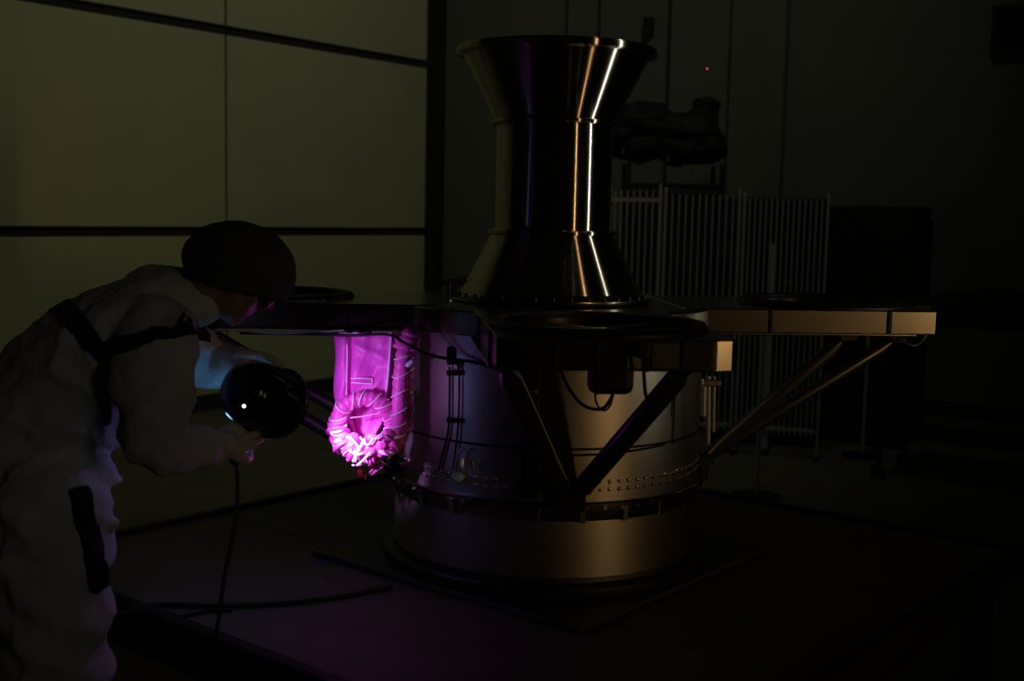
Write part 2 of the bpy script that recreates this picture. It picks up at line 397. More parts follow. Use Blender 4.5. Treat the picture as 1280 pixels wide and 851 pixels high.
# struts
def strut(p0, p1, r, m):
    bm = bmesh.new(); p0, p1 = Vector(p0), Vector(p1); d = (p1-p0).normalized()
    tube(bm, [p0, p0+d*.03, p0+d*.06, p1-d*.06, p1-d*.03, p1], [r*.5, r*.62, r, r, r*.62, r*.5], 24)
    s_ = obj('strut', bm, m, PC, smooth=40)
    for q, dd in ((p0, d), (p1, -d)):
        bm = bmesh.new(); tube(bm, [q-dd*.012, q+dd*.02], r*.72, 8); box(bm, q, (.05, .05, .02)); obj('end_fitting', bm, 'dkmetal', s_)
    return s_
def rot(v, k): return Matrix.Rotation(k*PI/2, 3, 'Z') @ Vector(v)
zn = z(-.775)
# near arm: a V of dark tubes from one fitting on the barrel foot
strut(rot((.487, .01, zn), 3), rot((.86, .225, zb-.02), 3), .0275, 'strut')
strut(rot((.487, -.01, zn), 3), rot((.86, -.225, zb-.02), 3), .0275, 'strut')
# right arm
strut((.48, -.10, zn+.03), (.87, -.215, zb-.012), .021, 'alstrut')
strut((.49, .06, zn-.02), (1.12, .0, zb-.04), .021, 'alstrut')
# far arm
strut(rot((.487, .01, zn), 1), rot((.86, .225, zb-.02), 1), .0275, 'strut')
strut(rot((.487, -.01, zn), 1), rot((.86, -.225, zb-.02), 1), .0275, 'strut')
# left arm
strut((-.48, .05, zn+.055), (-1.08, .0, zb-.02), .021, 'alstrut')
strut((-.48, -.07, zn-.012), (-1.06, -.10, zb-.10), .021, 'alstrut')
bxo('strut_node', (0, -.482, zn), (.09, .03, .07), 'dkmetal', PC, bev=.006); bxo('strut_node', (0, .482, zn), (.09, .03, .07), 'dkmetal', PC, bev=.006)
bxo('strut_node', (.478, 0, zn), (.03, .22, .07), 'dkmetal', PC, bev=.006); bxo('strut_node', (-.478, 0, zn), (.03, .16, .09), 'dkmetal', PC, bev=.006)
# vertical stiffeners on the barrel
def barrel_pt(px, py, r=.470):            # where a sight line meets the barrel
    o = INV @ Vector((0, 0, CAM_Z)); e = LP(px, py, 3.4); d = (e-o).normalized()
    a = d.x*d.x+d.y*d.y; b = 2*(o.x*d.x+o.y*d.y); c = o.x*o.x+o.y*o.y-r*r
    t = (-b-math.sqrt(max(0, b*b-4*a*c)))/(2*a); return o+d*t
p = barrel_pt(664, 560); ang = math.atan2(p.y, p.x)
st = bxo('stiffener', (0, 0, (z(-.36)+z(-.775))/2), (.035, .045, .415), 'dkmetal', PC, bev=.004); st.location = (.482*math.cos(ang), .482*math.sin(ang), 0); st.rotation_euler = (0, 0, ang)
p = barrel_pt(664, 489, .51); bxo('stiffener_clip', p, (.03, .02, .012), 'bolt', PC, bev=.002)
# connector box under the near arm, its cables, and cable loops
cb = LP(763, 468, 2.80)
bm = bmesh.new(); box(bm, cb, (.105, .07, .09), None, .018); cbx = obj('connector_box', bm, 'black', PC)
bxo('box_bracket', cb+Vector((0, 0, .045)), (.08, .05, .03), 'dkmetal', cbx)
tubeo('cable', [LP(744, 482, 2.8), LP(745, 502, 2.8), LP(754, 513, 2.8), LP(763, 506, 2.8), LP(768, 486, 2.8)], .0025, 'cable', cbx)
tubeo('cable', [LP(700, 462, 2.9), LP(712, 487, 2.88), LP(730, 507, 2.85), LP(752, 511, 2.82), LP(764, 497, 2.8), LP(769, 480, 2.8)], .0042, 'cable', cbx)
tubeo('cable_loop', [LP(804, 438, 2.52), LP(805, 470, 2.53), LP(808, 497, 2.57), LP(817, 511, 2.6), LP(828, 500, 2.62), LP(839, 470, 2.66), LP(842, 455, 2.70)], .0042, 'cable', PC)
cp = LP(803, 437, 2.535); bxo('end_connector', cp, (.03, .03, .035), 'black', PC, bev=.006)
# tape line and tag round the lit side of the barrel
pts = [barrel_pt(x, y, .474) for x, y in ((655, 567), (680, 568.5), (720, 569), (760, 567), (800, 562), (830, 556))]
tubeo('lacing_wire', pts, .003, 'cable', PC)
tg_ = barrel_pt(768, 571, .476); bxo('wire_tag', tg_, (.032, .006, .013), 'black', PC, bev=.002)
# hardware at the right of the barrel under the deck
for x, y0, y1, r in ((886, 470, 555, .006), (893, 470, 540, .004), (880, 480, 520, .008)):
    tubeo('tie_rod', [LP(x, y0, 3.35), LP(x-1, y1, 3.35)], r, 'wire', PC, n=1)
bxo('rod_clevis', LP(889, 478, 3.35), (.05, .03, .02), 'bolt', PC, bev=.003)
# pale lead curling off the end of the right arm
tubeo('arm_lead', [LP(1160, 386, 3.74), LP(1163, 398, 3.72), LP(1158, 418, 3.70), LP(1148, 430, 3.70), LP(1137, 431, 3.70), LP(1128, 424, 3.72)], .0028, 'wire', PC)
bxo('lead_terminal', LP(1152, 384, 3.74), (.05, .02, .016), 'dkmetal', PC, bev=.003)
# fill fitting, brackets and lines on the near-left of the deck
ft = LP(562, 372, 3.36)
bm = bmesh.new(); tube(bm, [LP(562, 480, 3.36), LP(562, 380, 3.36), LP(561, 352, 3.36)], .006, 10); fit = obj('fill_fitting', bm, 'dkmetal', PC, smooth=40)
tubeo('fitting_lead', [LP(563, 366, 3.34), LP(562.5, 376, 3.33), LP(559, 388, 3.33)], .0035, 'bolt', fit)
bm = bmesh.new(); box(bm, LP(567, 353, 3.38), (.065, .03, .012), None, .003); box(bm, LP(566, 362, 3.38), (.03, .03, .04), None, .003); obj('fitting_head', bm, 'dkmetal', fit)
tubeo('fitting_hose', [LP(538, 366, 3.4), LP(545, 356, 3.4), LP(556, 351, 3.4), LP(570, 350, 3.4), LP(584, 352, 3.4)], .004, 'cable', fit)
bm = bmesh.new(); box(bm, LP(568, 444, 3.33), (.045, .05, .05), None, .006); box(bm, LP(585, 452, 3.33), (.03, .04, .04), None, .008); obj('valve_block', bm, 'dkmetal', PC)
bm = bmesh.new(); tube(bm, [LP(571, 456, 3.30), LP(583, 453, 3.30)], .010, 12); obj('valve_knob', bm, 'steel', PC, smooth=40)
for x0, x1, x2, r in ((562, 560, 548, .0035), (574, 572, 566, .003)):
    tubeo('feed_line', [barrel_pt(x0, 458, .479), barrel_pt(x0, 500, .479), barrel_pt(x1, 540, .479), barrel_pt(x2, 588, .479)], r, 'cable', PC)
for y in (466, 525):
    q = barrel_pt(568, y, .480); bxo('line_clamp', q, (.045, .03, .012), 'black', PC, bev=.002)
q = barrel_pt(572, 596, .49)
bm = bmesh.new(); ellipsoid(bm, q, (.019, .019, .014)); jn = obj('junction_plug', bm, 'teal', PC, smooth=60)
for (x, y, l, an) in ((552, 593, .026, 20), (566, 587, .012, 30), (578, 578, .024, 85), (591, 580, .016, 100)):
    q2 = barrel_pt(x, y, .488); d = Vector((math.cos(math.radians(an)), .2, math.sin(math.radians(an))))*l/2
    tubeo('pin_connector', [q2-d, q2+d], .0055, 'bolt', jn, n=1)
tubeo('plug_lead', [barrel_pt(573, 590, .49), barrel_pt(572, 575, .492), barrel_pt(575, 563, .492), barrel_pt(582, 560, .49)], .003, 'bolt', jn)
q = barrel_pt(581, 634, .492); bm = bmesh.new(); ellipsoid(bm, q, (.009, .009, .009), seg=12, rings=8); obj('band_knob', bm, 'red', PC, smooth=60)
q = barrel_pt(497, 610, .492); bxo('band_tab', q, (.01, .01, .02), 'red', PC, bev=.002)
tubeo('arm_cable', [LP(300, 416, 3.36), LP(380, 417, 3.34), LP(440, 419, 3.32), (LP(484, 418, 3.30)), LP(505, 428, 3.28), LP(530, 441, 3.27), LP(558, 448, 3.27), LP(590, 452, 3.26), LP(625, 462, 3.24)], .0045, 'cable', PC)
for px in (262, 330, 420, 437, 452):
    bxo('cable_clip', LP(px, 414.5, 3.345), (.018, .014, .008), 'bolt', PC, bev=.002)
# pale strip drawing the lamp-lit lower edge of the left arm
tubeo('edge_bead', [LP(258, 413.5, 3.335), LP(300, 413.5, 3.335), LP(345, 416, 3.335), LP(385, 415, 3.335), LP(430, 412.5, 3.335)], .0028, 'wire', PC)

# ------------------------------------------------------------------ hanging pink harness bag under the left arm
D0 = 3.38
HB = thing('harness_bag', 'pink film bag with coiled wrapped hoses hanging under the carrier arm', 'bag', P(455, 415, D0))
HI = Matrix.Translation(P(455, 415, D0)).inverted()
def HPt(px, py, off=0): return HI @ P(px, py, D0+off)
bm = bmesh.new(); nu, nv = 32, 36; F, Bk = [], []
for j in range(nv+1):
    v = j/nv; y = 415 + v*140
    xl = 416 + 3*math.sin(v*8) + 24*v**3; xr = 497 - 12*v - 20*v**4 - 2*math.sin(v*7)
    rf, rb = [], []
    for i in range(nu+1):
        u = i/nu; x = xl+(xr-xl)*u
        e = (1-(2*u-1)**6)**.5 * min(1, .35+ (1-v)*3)
        nz = noise.noise(Vector((u*4.0, v*3.5, 1)))*.013 + noise.noise(Vector((u*9+v*6, v*4, 5)))*.006
        fold = .016*math.exp(-((u-.13)/.09)**2) - .016*math.exp(-((u-.27)/.03)**2) + .010*math.exp(-((u-.93)/.05)**2)
        crease = .008*math.exp(-(((v-.16) - .25*(u-.5))/.04)**2) - .008*math.exp(-(((v-.42)+.5*(u-.6))/.06)**2)
        rf.append(bm.verts.new(HPt(x, y, -(.022*e+(nz+fold+crease)*e)))); rb.append(bm.verts.new(HPt(x, y, .022*e+.001)))
    F.append(rf); Bk.append(rb)
for j in range(nv):
    for i in range(nu):
        bm.faces.new((F[j][i], F[j][i+1], F[j+1][i+1], F[j+1][i])); bm.faces.new((Bk[j][i], Bk[j+1][i], Bk[j+1][i+1], Bk[j][i+1]))
    bm.faces.new((F[j][0], F[j+1][0], Bk[j+1][0], Bk[j][0])); bm.faces.new((F[j][nu], Bk[j][nu], Bk[j+1][nu], F[j+1][nu]))
for i in range(nu):
    bm.faces.new((F[0][i], Bk[0][i], Bk[0][i+1], F[0][i+1])); bm.faces.new((F[nv][i], F[nv][i+1], Bk[nv][i+1], Bk[nv][i]))
fv = [[HI.inverted() @ v.co for v in r] for r in F]
pouch = obj('pouch', bm, 'pink', HB, smooth=70)
bv = BVHTree.FromObject(pouch, bpy.context.evaluated_depsgraph_get())
def on_pouch(px, py, lift=.002):
    o = HI @ Vector((0, 0, CAM_Z)); d = (HPt(px, py)-o).normalized(); h = bv.ray_cast(o, d)
    return (h[0]-d*lift) if h[0] else HPt(px, py, -.03)
tubeo('zip_seam', [on_pouch(x, y) for x, y in ((489, 416), (488, 430), (486.5, 450), (485, 470), (483, 487), (481.5, 498))], .0032, 'thread', pouch, seg=6)
tubeo('side_seam', [on_pouch(x, y) for x, y in ((434, 430), (434, 450), (433.5, 470), (433, 490), (433.5, 508))], .002, 'thread', pouch, seg=6)
tubeo('label_outline', [on_pouch(x, y, .007) for x, y in ((439, 473), (452, 472.5), (465.5, 473))], .0021, 'thread', pouch, seg=6)
tubeo('label_outline', [on_pouch(x, y, .007) for x, y in ((465.5, 473), (465.7, 476), (465, 479.5))], .0021, 'thread', pouch, seg=6)
tubeo('label_outline', [on_pouch(x, y, .007) for x, y in ((439, 478), (452, 478.8), (465, 479.5))], .0021, 'thread', pouch, seg=6)
bm = bmesh.new(); box(bm, HPt(436, 415.3, -.02), (.055, .03, .006), None, .002); obj('hanger_clip', bm, 'thread', HB)
bm = bmesh.new(); box(bm, HPt(457, 416, -.012), (.03, .03, .018), None, .004); obj('hanger_block', bm, 'black', HB)
# wrapped hoses: two drop at the right, one coils
def wrinkled_tube(name, pts, r, m, n=10, seg=14, amp=.12, seed=0):
    q = spline(pts, n); rr = [r*(1+amp*math.sin(i*1.7+seed)*.6+amp*noise.noise(Vector((i*.5, seed, 0)))) for i in range(len(q))]
    bm = bmesh.new(); tube(bm, q, rr, seg, round_cap=True); return obj(name, bm, m, HB, smooth=60), q
loop = [HPt(x, y, o) for x, y, o in ((512, 418, -.03), (505, 440, -.045), (501, 470, -.055), (499, 505, -.06), (497, 530, -.065), (489, 552, -.07), (472, 565, -.075), (450, 568, -.08), (430, 556, -.08), (422, 535, -.08), (426, 513, -.075), (441, 501, -.07), (460, 498, -.065), (478, 505, -.06), (488, 520, -.05), (489, 540, -.045), (478, 556, -.05))]
h1, q1 = wrinkled_tube('hose', loop, .0215, 'pink2', seed=1)
h2, q2 = wrinkled_tube('hose', [HPt(x, y, o) for x, y, o in ((519, 420, -.02), (513, 445, -.035), (510.5, 480, -.04), (509, 515, -.04), (505, 540, -.04), (494, 560, -.05))], .0165, 'pink2', seed=4)
def ring_on(q, i, r, tilt, parent, w=.0021):
    i = max(1, min(len(q)-2, i)); t = (q[i+1]-q[i-1]).normalized(); n = t.orthogonal().normalized(); b = t.cross(n)
    pts = [q[i]+(n*math.cos(a)+b*math.sin(a))*r+t*math.sin(a+tilt)*r*.55 for a in [2*PI*k/20 for k in range(21)]]
    bm = bmesh.new(); tube(bm, pts, w, 8, cap=False); return obj('cable_tie', bm, 'thread', parent, smooth=60)
for k, i in enumerate(range(12, 150, 7)): ring_on(q1, i, .0235, 1.1+.5*math.sin(k*2.2), h1)
for k, i in enumerate(range(8, 48, 7)): ring_on(q2, i, .0185, .9+.4*k, h2)
# crumpled wrap, lacing and connectors at the foot of the coil
rnd = random.Random(4)
bm = bmesh.new()
for x, y, r in ((428, 545, .022), (438, 556, .026), (450, 562, .026), (462, 560, .027), (474, 553, .026), (484, 545, .022), (456, 571, .018), (466, 549, .022), (440, 548, .02)): ellipsoid(bm, HPt(x, y, -.088), (r, r*.8, r*.85))
wme = remesh('wrap_bundle', bm, .0028, 3); wme.update()
for v in wme.vertices:
    p_ = v.co.copy(); n_ = v.normal.copy()
    rg = 1-abs(noise.noise(Vector((p_.x*26+p_.z*16, p_.y*20, p_.z*24-p_.x*18)))); rg2 = 1-abs(noise.noise(Vector((p_.z*70-p_.x*25, p_.y*60, p_.x*70+4))))
    v.co = p_+n_*(.007*(rg**3-.4)+.002*(rg2**3-.4))
link('wrap_bundle', wme, 'pink2', HB)
for k, i in enumerate(range(46, 96, 3)):
    o = ring_on(q1, i, .0255+.004*math.sin(k*1.9), rnd.uniform(0, 6), HB, rnd.choice((.003, .0055, .007, .0045))); o.name = 'wrap_turn'; o.data.name = 'wrap_turn'
    if k % 3: o.data.materials.clear(); o.data.materials.append(M['pink2'])
for pts in (((441, 577), (448, 563), (456, 548)), ((450, 546), (459, 556), (467, 547)), ((447, 557), (440, 549), (433, 546)), ((469, 549), (477, 543), (484, 547)), ((446, 582), (455, 574), (463, 565)), ((436, 562), (445, 568), (454, 566))):
    tubeo('bow_strand', [HPt(x, y, -.118) for x, y in pts], .0034, 'thread', HB, seg=8)
for pts in (((438, 522), (456, 520), (474, 516)), ((474, 516), (476, 507), (478, 503)), ((470, 505), (480, 502), (486, 499)), ((456, 503), (460, 497), (463, 493)), ((434, 500), (436, 507), (437, 513)), ((422, 518), (426, 526), (431, 531)), ((420, 545), (425, 549), (431, 551)), ((444, 574), (450, 560), (456, 550)), ((450, 571), (458, 562), (462, 555))):
    tubeo('lacing', [HPt(x, y, -.088 if y > 540 else -.083 if x < 440 else -.066) for x, y in pts], .0018, 'thread', HB, seg=6)
tubeo('plug', [HPt(450, 579, -.08), HPt(458, 575, -.08)], .0085, 'thread', HB, n=1, round_cap=True)
tubeo('plug', [HPt(443, 581, -.08), HPt(441, 581, -.08)], .004, 'thread', HB, n=1, round_cap=True)
tubeo('plug', [HPt(461, 576, -.08), HPt(466, 583, -.075)], .007, 'pink2', HB, n=1, round_cap=True)
tubeo('plug', [HPt(465, 591, -.07), HPt(476, 583, -.07)], .008, 'pink2', HB, n=1, round_cap=True)
tubeo('plug', [HPt(510, 456, -.07), HPt(515, 452, -.07)], .007, 'teal', HB, n=1, round_cap=True)
bm = bmesh.new(); box(bm, HPt(450, 592, -.07), (.016, .003, .02), None, .001); obj('ribbon', bm, 'red', HB)
bm = bmesh.new(); box(bm, HPt(457, 597, -.075), (.008, .008, .014), None, .002); obj('ribbon_clasp', bm, 'red', HB)
tubeo('ribbon_cord', [HPt(452, 580, -.075), HPt(451, 585, -.072), HPt(450, 588, -.07)], .002, 'red', HB)
for k in range(6):
    c = HPt(500+rnd.random()*26, 420+rnd.random()*26, -.035); an = rnd.uniform(0, PI); d = Vector((math.cos(an), 0, math.sin(an)))*.018
    bm = bmesh.new(); tube(bm, [c-d, c+Vector((0, -.01, 0)), c+d], [.008, .012, .007], 8, round_cap=True); obj('wrap_fold', bm, 'pink2', HB, smooth=60)

# ------------------------------------------------------------------ inspection lamp
LC = P(324, 495, 2.95); TGT = P(452, 548, 3.30)
ldir = (TGT-LC).normalized()
LQ = ldir.to_track_quat('Z', 'Y').to_matrix().to_4x4()
UV = thing('uv_inspection_lamp', 'round glossy black ultraviolet inspection lamp held in gloved hands', 'lamp', LC)
UV.rotation_euler = LQ.to_euler(); UVI = (Matrix.Translation(LC) @ LQ).inverted()
hous = lathe('housing', [(0, -.095), (.022, -.094), (.045, -.088), (.064, -.074), (.077, -.052), (.084, -.022), (.086, .02), (.086, .065), (.078, .065), (.07, -.03), (0, -.06)], 'gloss', UV, 48, smooth=50)
lathe('bezel', [(.072, .058), (.090, .058), (.093, .064), (.093, .082), (.089, .086), (.072, .080)], 'dkmetal', UV, 48)
lathe('bezel_bead', [(.0915, .069), (.0945, .071), (.0945, .075), (.0915, .077)], 'bolt', UV, 48)
lathe('filter_glass', [(0, .060), (.074, .060), (.074, .064), (0, .068)], 'lens', UV, 40)
hd = UVI @ P(310, 528, 2.93); h2_ = UVI @ P(294, 574, 2.95)
tubeo('grip', [UVI @ P(318, 515, 2.94), hd, UVI @ P(300, 556, 2.945), h2_], .017, 'black', UV, seg=14, round_cap=True)
def hpoint(px, py, bvh, inv):
    o = inv @ Vector((0, 0, CAM_Z)); d = ((inv @ P(px, py, 3))-o).normalized(); h = bvh.ray_cast(o, d); return h
hbv = BVHTree.FromObject(hous, bpy.context.evaluated_depsgraph_get())
for px, py, r, m in ((305, 507.5, .0045, 'ledw'), (322.5, 478.5, .003, 'bolt'), (319.5, 490, .003, 'bolt'), (320, 461, .002, 'bolt')):
    h = hpoint(px, py, hbv, UVI)
    if h[0]:
        bm = bmesh.new(); ellipsoid(bm, h[0], (r, r, r), seg=10, rings=8); obj('indicator' if m == 'ledw' else 'housing_screw', bm, m, UV, smooth=60)
tubeo('power_cord', [UVI @ P(x, y, d) for x, y, d in ((295, 572, 2.95), (297, 600, 2.95), (296, 635, 2.94), (289, 680, 2.92), (280, 725, 2.89), (273, 775, 2.85), (265, 820, 2.80), (259, 870, 2.74), (250, 960, 2.66), (236, 1060, 2.60))]+[UVI @ Vector((-.95, 2.5, .01)), UVI @ Vector((-1.3, 2.2, .01))], .0055, 'cable', UV)
def spot(name, loc_l, tgt, size, blend, col, power, rad):
    l = bpy.data.lights.new(name, 'SPOT'); l.spot_size = math.radians(size); l.spot_blend = blend; l.color = col; l.energy = power; l.shadow_soft_size = rad
    o = bpy.data.objects.new(name, l); C.objects.link(o); o.parent = UV; o.location = loc_l
    o.rotation_euler = (UVI.to_3x3() @ (tgt-(UVI.inverted() @ Vector(loc_l)))).to_track_quat('-Z', 'Y').to_euler(); return o
VIO = (.72, .30, 1.0)
spot('uv_hot_beam', (0, 0, .09), P(452, 556, 3.30), 26, 1, VIO, 55, .02)
spot('uv_spill', (0, 0, .09), P(454, 484, 3.34), 64, 1, VIO, 5.4, .03)
# added blue fill behind the housing, standing in for glow bounced onto the person
lk = bpy.data.lights.new('blue_fill', 'POINT'); lk.color = (.13, .44, 1.0); lk.energy = .19; lk.shadow_soft_size = .02
lo = bpy.data.objects.new('blue_fill', lk); C.objects.link(lo); lo.parent = UV; lo.location = UVI @ P(270, 535, 3.02)

# ------------------------------------------------------------------ person
def px_chain(L): return [P(x, y, d) for x, y, d, *_ in L]
side = Vector((.12, 1, 0)).normalized()
def body_chunks(bm, grow, clothed):
    g = grow
    def loft(L, seg=20):
        pts = [P(x, y, d) for x, y, d, ra, rb in L]
        pts = spline(pts, 4); n = len(L)-1; rings = []
        for i, p in enumerate(pts):
            f = i/4; k = min(n-1, int(f)); t = f-k
            ra = L[k][3]*(1-t)+L[k+1][3]*t+g; rb = L[k][4]*(1-t)+L[k+1][4]*t+g
            T = (pts[min(len(pts)-1, i+1)]-pts[max(0, i-1)]).normalized()
            s = (side-T*side.dot(T)).normalized(); u = T.cross(s)
            rings.append([bm.verts.new(p+u*ra*math.cos(2*PI*q/seg)+s*rb*math.sin(2*PI*q/seg)) for q in range(seg)])
        for A, B in zip(rings, rings[1:]):
            for q in range(seg): bm.faces.new((A[q], A[(q+1) % seg], B[(q+1) % seg], B[q]))
        bm.faces.new(rings[0][::-1]); bm.faces.new(rings[-1])
        ellipsoid(bm, pts[-1], (L[-1][3]+g,)*3); ellipsoid(bm, pts[0], (L[0][3]+g, L[0][4]+g, L[0][3]+g))
    def limb(L):
        pts = [P(x, y, d) for x, y, d, r in L]; rr = [r+g for *_, r in L]
        q = spline(pts, 6); n = len(L)-1; R = []
        for i in range(len(q)):
            f = i/6; k = min(n-1, int(f)); t = f-k; R.append(rr[k]*(1-t)+rr[k+1]*t)
        tube(bm, q, R, 18, round_cap=True)
    # pelvis to shoulders
    loft([(18, 612, 2.90, .155, .185), (35, 565, 2.90, .165, .185), (72, 505, 2.89, .175, .185), (122, 448, 2.88, .165, .20), (172, 410, 2.87, .125, .20), (205, 388, 2.87, .085, .15)])
    # legs
    fl1, fl2 = 1108, 1052
    limb([(60, 622, 2.80, .140), (66, 720, 2.78, .135), (74, 840, 2.76, .122), (74, 960, 2.78, .10), (72, 1070, 2.80, .075)])
    limb([(40, 620, 3.00, .125), (52, 720, 3.03, .12), (64, 830, 3.05, .105), (58, 930, 3.07, .095), (52, 1010, 3.09, .07)])
    # arms
    limb([(196, 412, 2.74, .085), (196, 445, 2.69, .092), (192, 500, 2.66, .088), (194, 553, 2.66, .066), (232, 562, 2.76, .052), (268, 560, 2.86, .038)])
    limb([(208, 398, 3.02, .085), (232, 430, 3.10, .075), (258, 462, 3.17, .058), (278, 458, 3.12, .047), (300, 454, 3.07, .036)])
HC = P(300, 336, 2.88)
fdir = Vector((.70, .20, -.68)).normalized(); cr = (Vector((.5, .1, .85)) - fdir*Vector((.5, .1, .85)).dot(fdir)).normalized(); hs = fdir.cross(cr).normalized()
HR = Matrix((hs, fdir, cr)).transposed()            # head frame: x side, y face, z crown
def hp(x, y, z_): return HC + hs*x + fdir*y + cr*z_
bm = bmesh.new(); body_chunks(bm, -.028, False)
ellipsoid(bm, hp(0, -.012, .014), (.073, .092, .088), HR)
ellipsoid(bm, hp(0, .035, -.055), (.055, .058, .068), HR)      # jaw
ellipsoid(bm, hp(0, .070, -.098), (.024, .022, .020), HR)      # chin
tube(bm, [hp(0, .092, .022), hp(0, .112, -.020), hp(0, .100, -.036)], [.009, .014, .010], 10, round_cap=True)  # nose
ellipsoid(bm, hp(0, .083, .030), (.048, .014, .010), HR)       # brow
ellipsoid(bm, hp(0, .088, -.060), (.022, .010, .006), HR); ellipsoid(bm, hp(0, .086, -.070), (.020, .010, .006), HR)   # lips
for s in (-1, 1):
    ellipsoid(bm, hp(s*.074, -.01, -.012), (.010, .018, .031), HR)   # ears
    ellipsoid(bm, hp(s*.036, .062, -.030), (.022, .022, .020), HR)   # cheeks
tube(bm, [P(205, 388, 2.87), P(250, 378, 2.87), hp(0, -.035, -.06)], [.07, .058, .055], 16, round_cap=True)
for s, (x, y, d) in ((-1, (289, 552, 2.905)), (1, (308, 445, 3.065))):
    a = P(268, 560, 2.86) if s < 0 else P(300, 454, 3.07); tube(bm, [a, P(x, y, d)], [.024, .018], 10, round_cap=True)
bme_ = remesh('person', bm, .0075, 4)
person = link('person', bme_, 'skin')
tag(person, 'person in off-white coverall and hair cap bending over to aim the lamp', 'person')
# eyes
for s in (-1, 1):
    bm = bmesh.new(); ellipsoid(bm, hp(s*.031, .078, .006), (.011, .011, .011), seg=12, rings=8); obj('eye', bm, 'white', person, smooth=60)
# coverall
bm = bmesh.new(); body_chunks(bm, 0, True)
tube(bm, [P(200, 386, 2.87), P(230, 374, 2.87), P(246, 377, 2.87)], [.105, .080, .066], 20, round_cap=True)     # hood collar
tube(bm, [P(105, 580, 2.82), P(138, 592, 2.86), P(150, 598, 2.90)], [.06, .034, .014], 12, round_cap=True)    # bloused fold at the waist
tube(bm, [P(250, 560, 2.80), P(262, 561, 2.84)], [.052, .048], 14, round_cap=True)                          # cuff
tube(bm, [P(134, 655, 2.80), P(139, 656, 2.80)], [.016, .014], 12, round_cap=True)
cme = remesh('coverall', bm, .0085, 5)
# cloth folds: real displacement along the normal
nv = len(cme.vertices); co = np.empty(nv*3, 'f'); cme.vertices.foreach_get('co', co); co = co.reshape(-1, 3)
no = np.empty(nv*3, 'f'); cme.vertex_normals.foreach_get('vector', no); no = no.reshape(-1, 3)
for i in range(nv):
    v = Vector(co[i]); low = max(0, min(1, (1.15-v.z)/.4))
    w = noise.noise(Vector((v.x*5+v.z*4, v.y*5, v.z*14-v.x*9)))*.012 + noise.noise(Vector((v.x*14, v.y*14, v.z*22-v.x*14+3)))*.005
    w += low*.007*math.sin((v.z*1.0 + v.x*.75)*48 + 3*noise.noise(v*4))
    rg = 1-abs(noise.noise(Vector((v.x*4.5+2*noise.noise(v*3), v.y*4.5, v.z*7-v.x*5)))); w += .013*(rg**4-.45)
    rg = 1-abs(noise.noise(Vector((v.x*9+v.z*9, v.y*9, (v.z-v.x)*5+7)))); w += .006*(rg**5-.4)
    co[i] += no[i]*w
cme.vertices.foreach_set('co', co.ravel()); cme.update()
cov = link('coverall', cme, 'coverall', person)
cbv = BVHTree.FromPolygons([Vector(c) for c in co], [tuple(p.vertices) for p in cme.polygons])
def on_body(px, py):
    o = Vector((0, 0, CAM_Z)); h = cbv.ray_cast(o, ray(px, py)); 
    if h[0] is None: h = cbv.find_nearest(P(px, py, 2.9))
    return h[0]
def strap(name, pix, width, m='strap', thick=.005, extra=()):
    pts = spline([on_body(*p) for p in pix]+[Vector(e) for e in extra], 6)
    bm = bmesh.new(); rows = []
    for i, p in enumerate(pts):
        near = cbv.find_nearest(p); n = near[1]; t = (pts[min(len(pts)-1, i+1)]-pts[max(0, i-1)]).normalized(); s = n.cross(t).normalized()
        top, bot = [], []
        for k in range(7):
            q = p+s*width*(k/6-.5); h = cbv.find_nearest(q)
            top.append(bm.verts.new(h[0]+n*thick)); bot.append(bm.verts.new(h[0]-n*.003))
        rows.append((top, bot))
    for (A, a), (B, b) in zip(rows, rows[1:]):
        for k in range(6):
            bm.faces.new((A[k], A[k+1], B[k+1], B[k])); bm.faces.new((a[k], b[k], b[k+1], a[k+1]))
        bm.faces.new((A[0], B[0], b[0], a[0])); bm.faces.new((A[6], a[6], b[6], B[6]))
    for A, a in (rows[0], rows[-1]):
        for k in range(6): bm.faces.new((A[k], A[k+1], a[k+1], a[k]))
    return obj(name, bm, m, person, smooth=50)
strap('harness_strap', [(72, 378), (92, 398), (114, 424), (134, 446)], .050)
strap('harness_strap', [(130, 438), (160, 428), (195, 416), (228, 409), (246, 414), (254, 426)], .042)
strap('harness_strap', [(134, 440), (134, 470), (133, 500), (133, 530)], .018)
# tool sheath on the thigh
strap('tool_sheath', [(97, 614), (104, 645), (112, 680), (118, 706), (120, 733)], .045, thick=.022)
# hair cap
bm = bmesh.new(); nu, nv2 = 96, 30; rows = []
CC = P(300, 336, 2.88); cu = Vector((.20, .04, .98)).normalized(); cf = (Vector((1, .22, -.1))-cu*Vector((1, .22, -.1)).dot(cu)).normalized(); cs = cf.cross(cu)
TH = PI*.63
def cpt(x, y, z_): return CC+cs*x+cf*y+cu*z_
for j in range(nv2+1):
    th = .02 + TH*j/nv2; row = []; w = j/nv2
    for i in range(nu):
        a = 2*PI*i/nu; ru = abs(math.sin(a*13+.6*math.sin(a*5)))
        puff = 1+.045*(ru-.5)*w*w+.05*noise.noise(Vector((math.cos(a)*2.2, math.sin(a)*2.2, j*.12)))
        rr = math.sin(th)*puff; drop = -.006*math.sin(a)*w*w
        row.append(bm.verts.new(cpt(.112*rr*math.cos(a), -.002+.136*rr*math.sin(a), .006+.108*math.cos(th)*(1+.4*(puff-1))+drop)))
    rows.append(row)
for A, B in zip(rows, rows[1:]):
    for i in range(nu): bm.faces.new((A[i], A[(i+1) % nu], B[(i+1) % nu], B[i]))
bm.faces.new(rows[0])
capo = obj('hair_cap', bm, 'cap', person, smooth=80)
sm = capo.modifiers.new('t', 'SOLIDIFY'); sm.thickness = .003
q = math.sin(TH+.02)
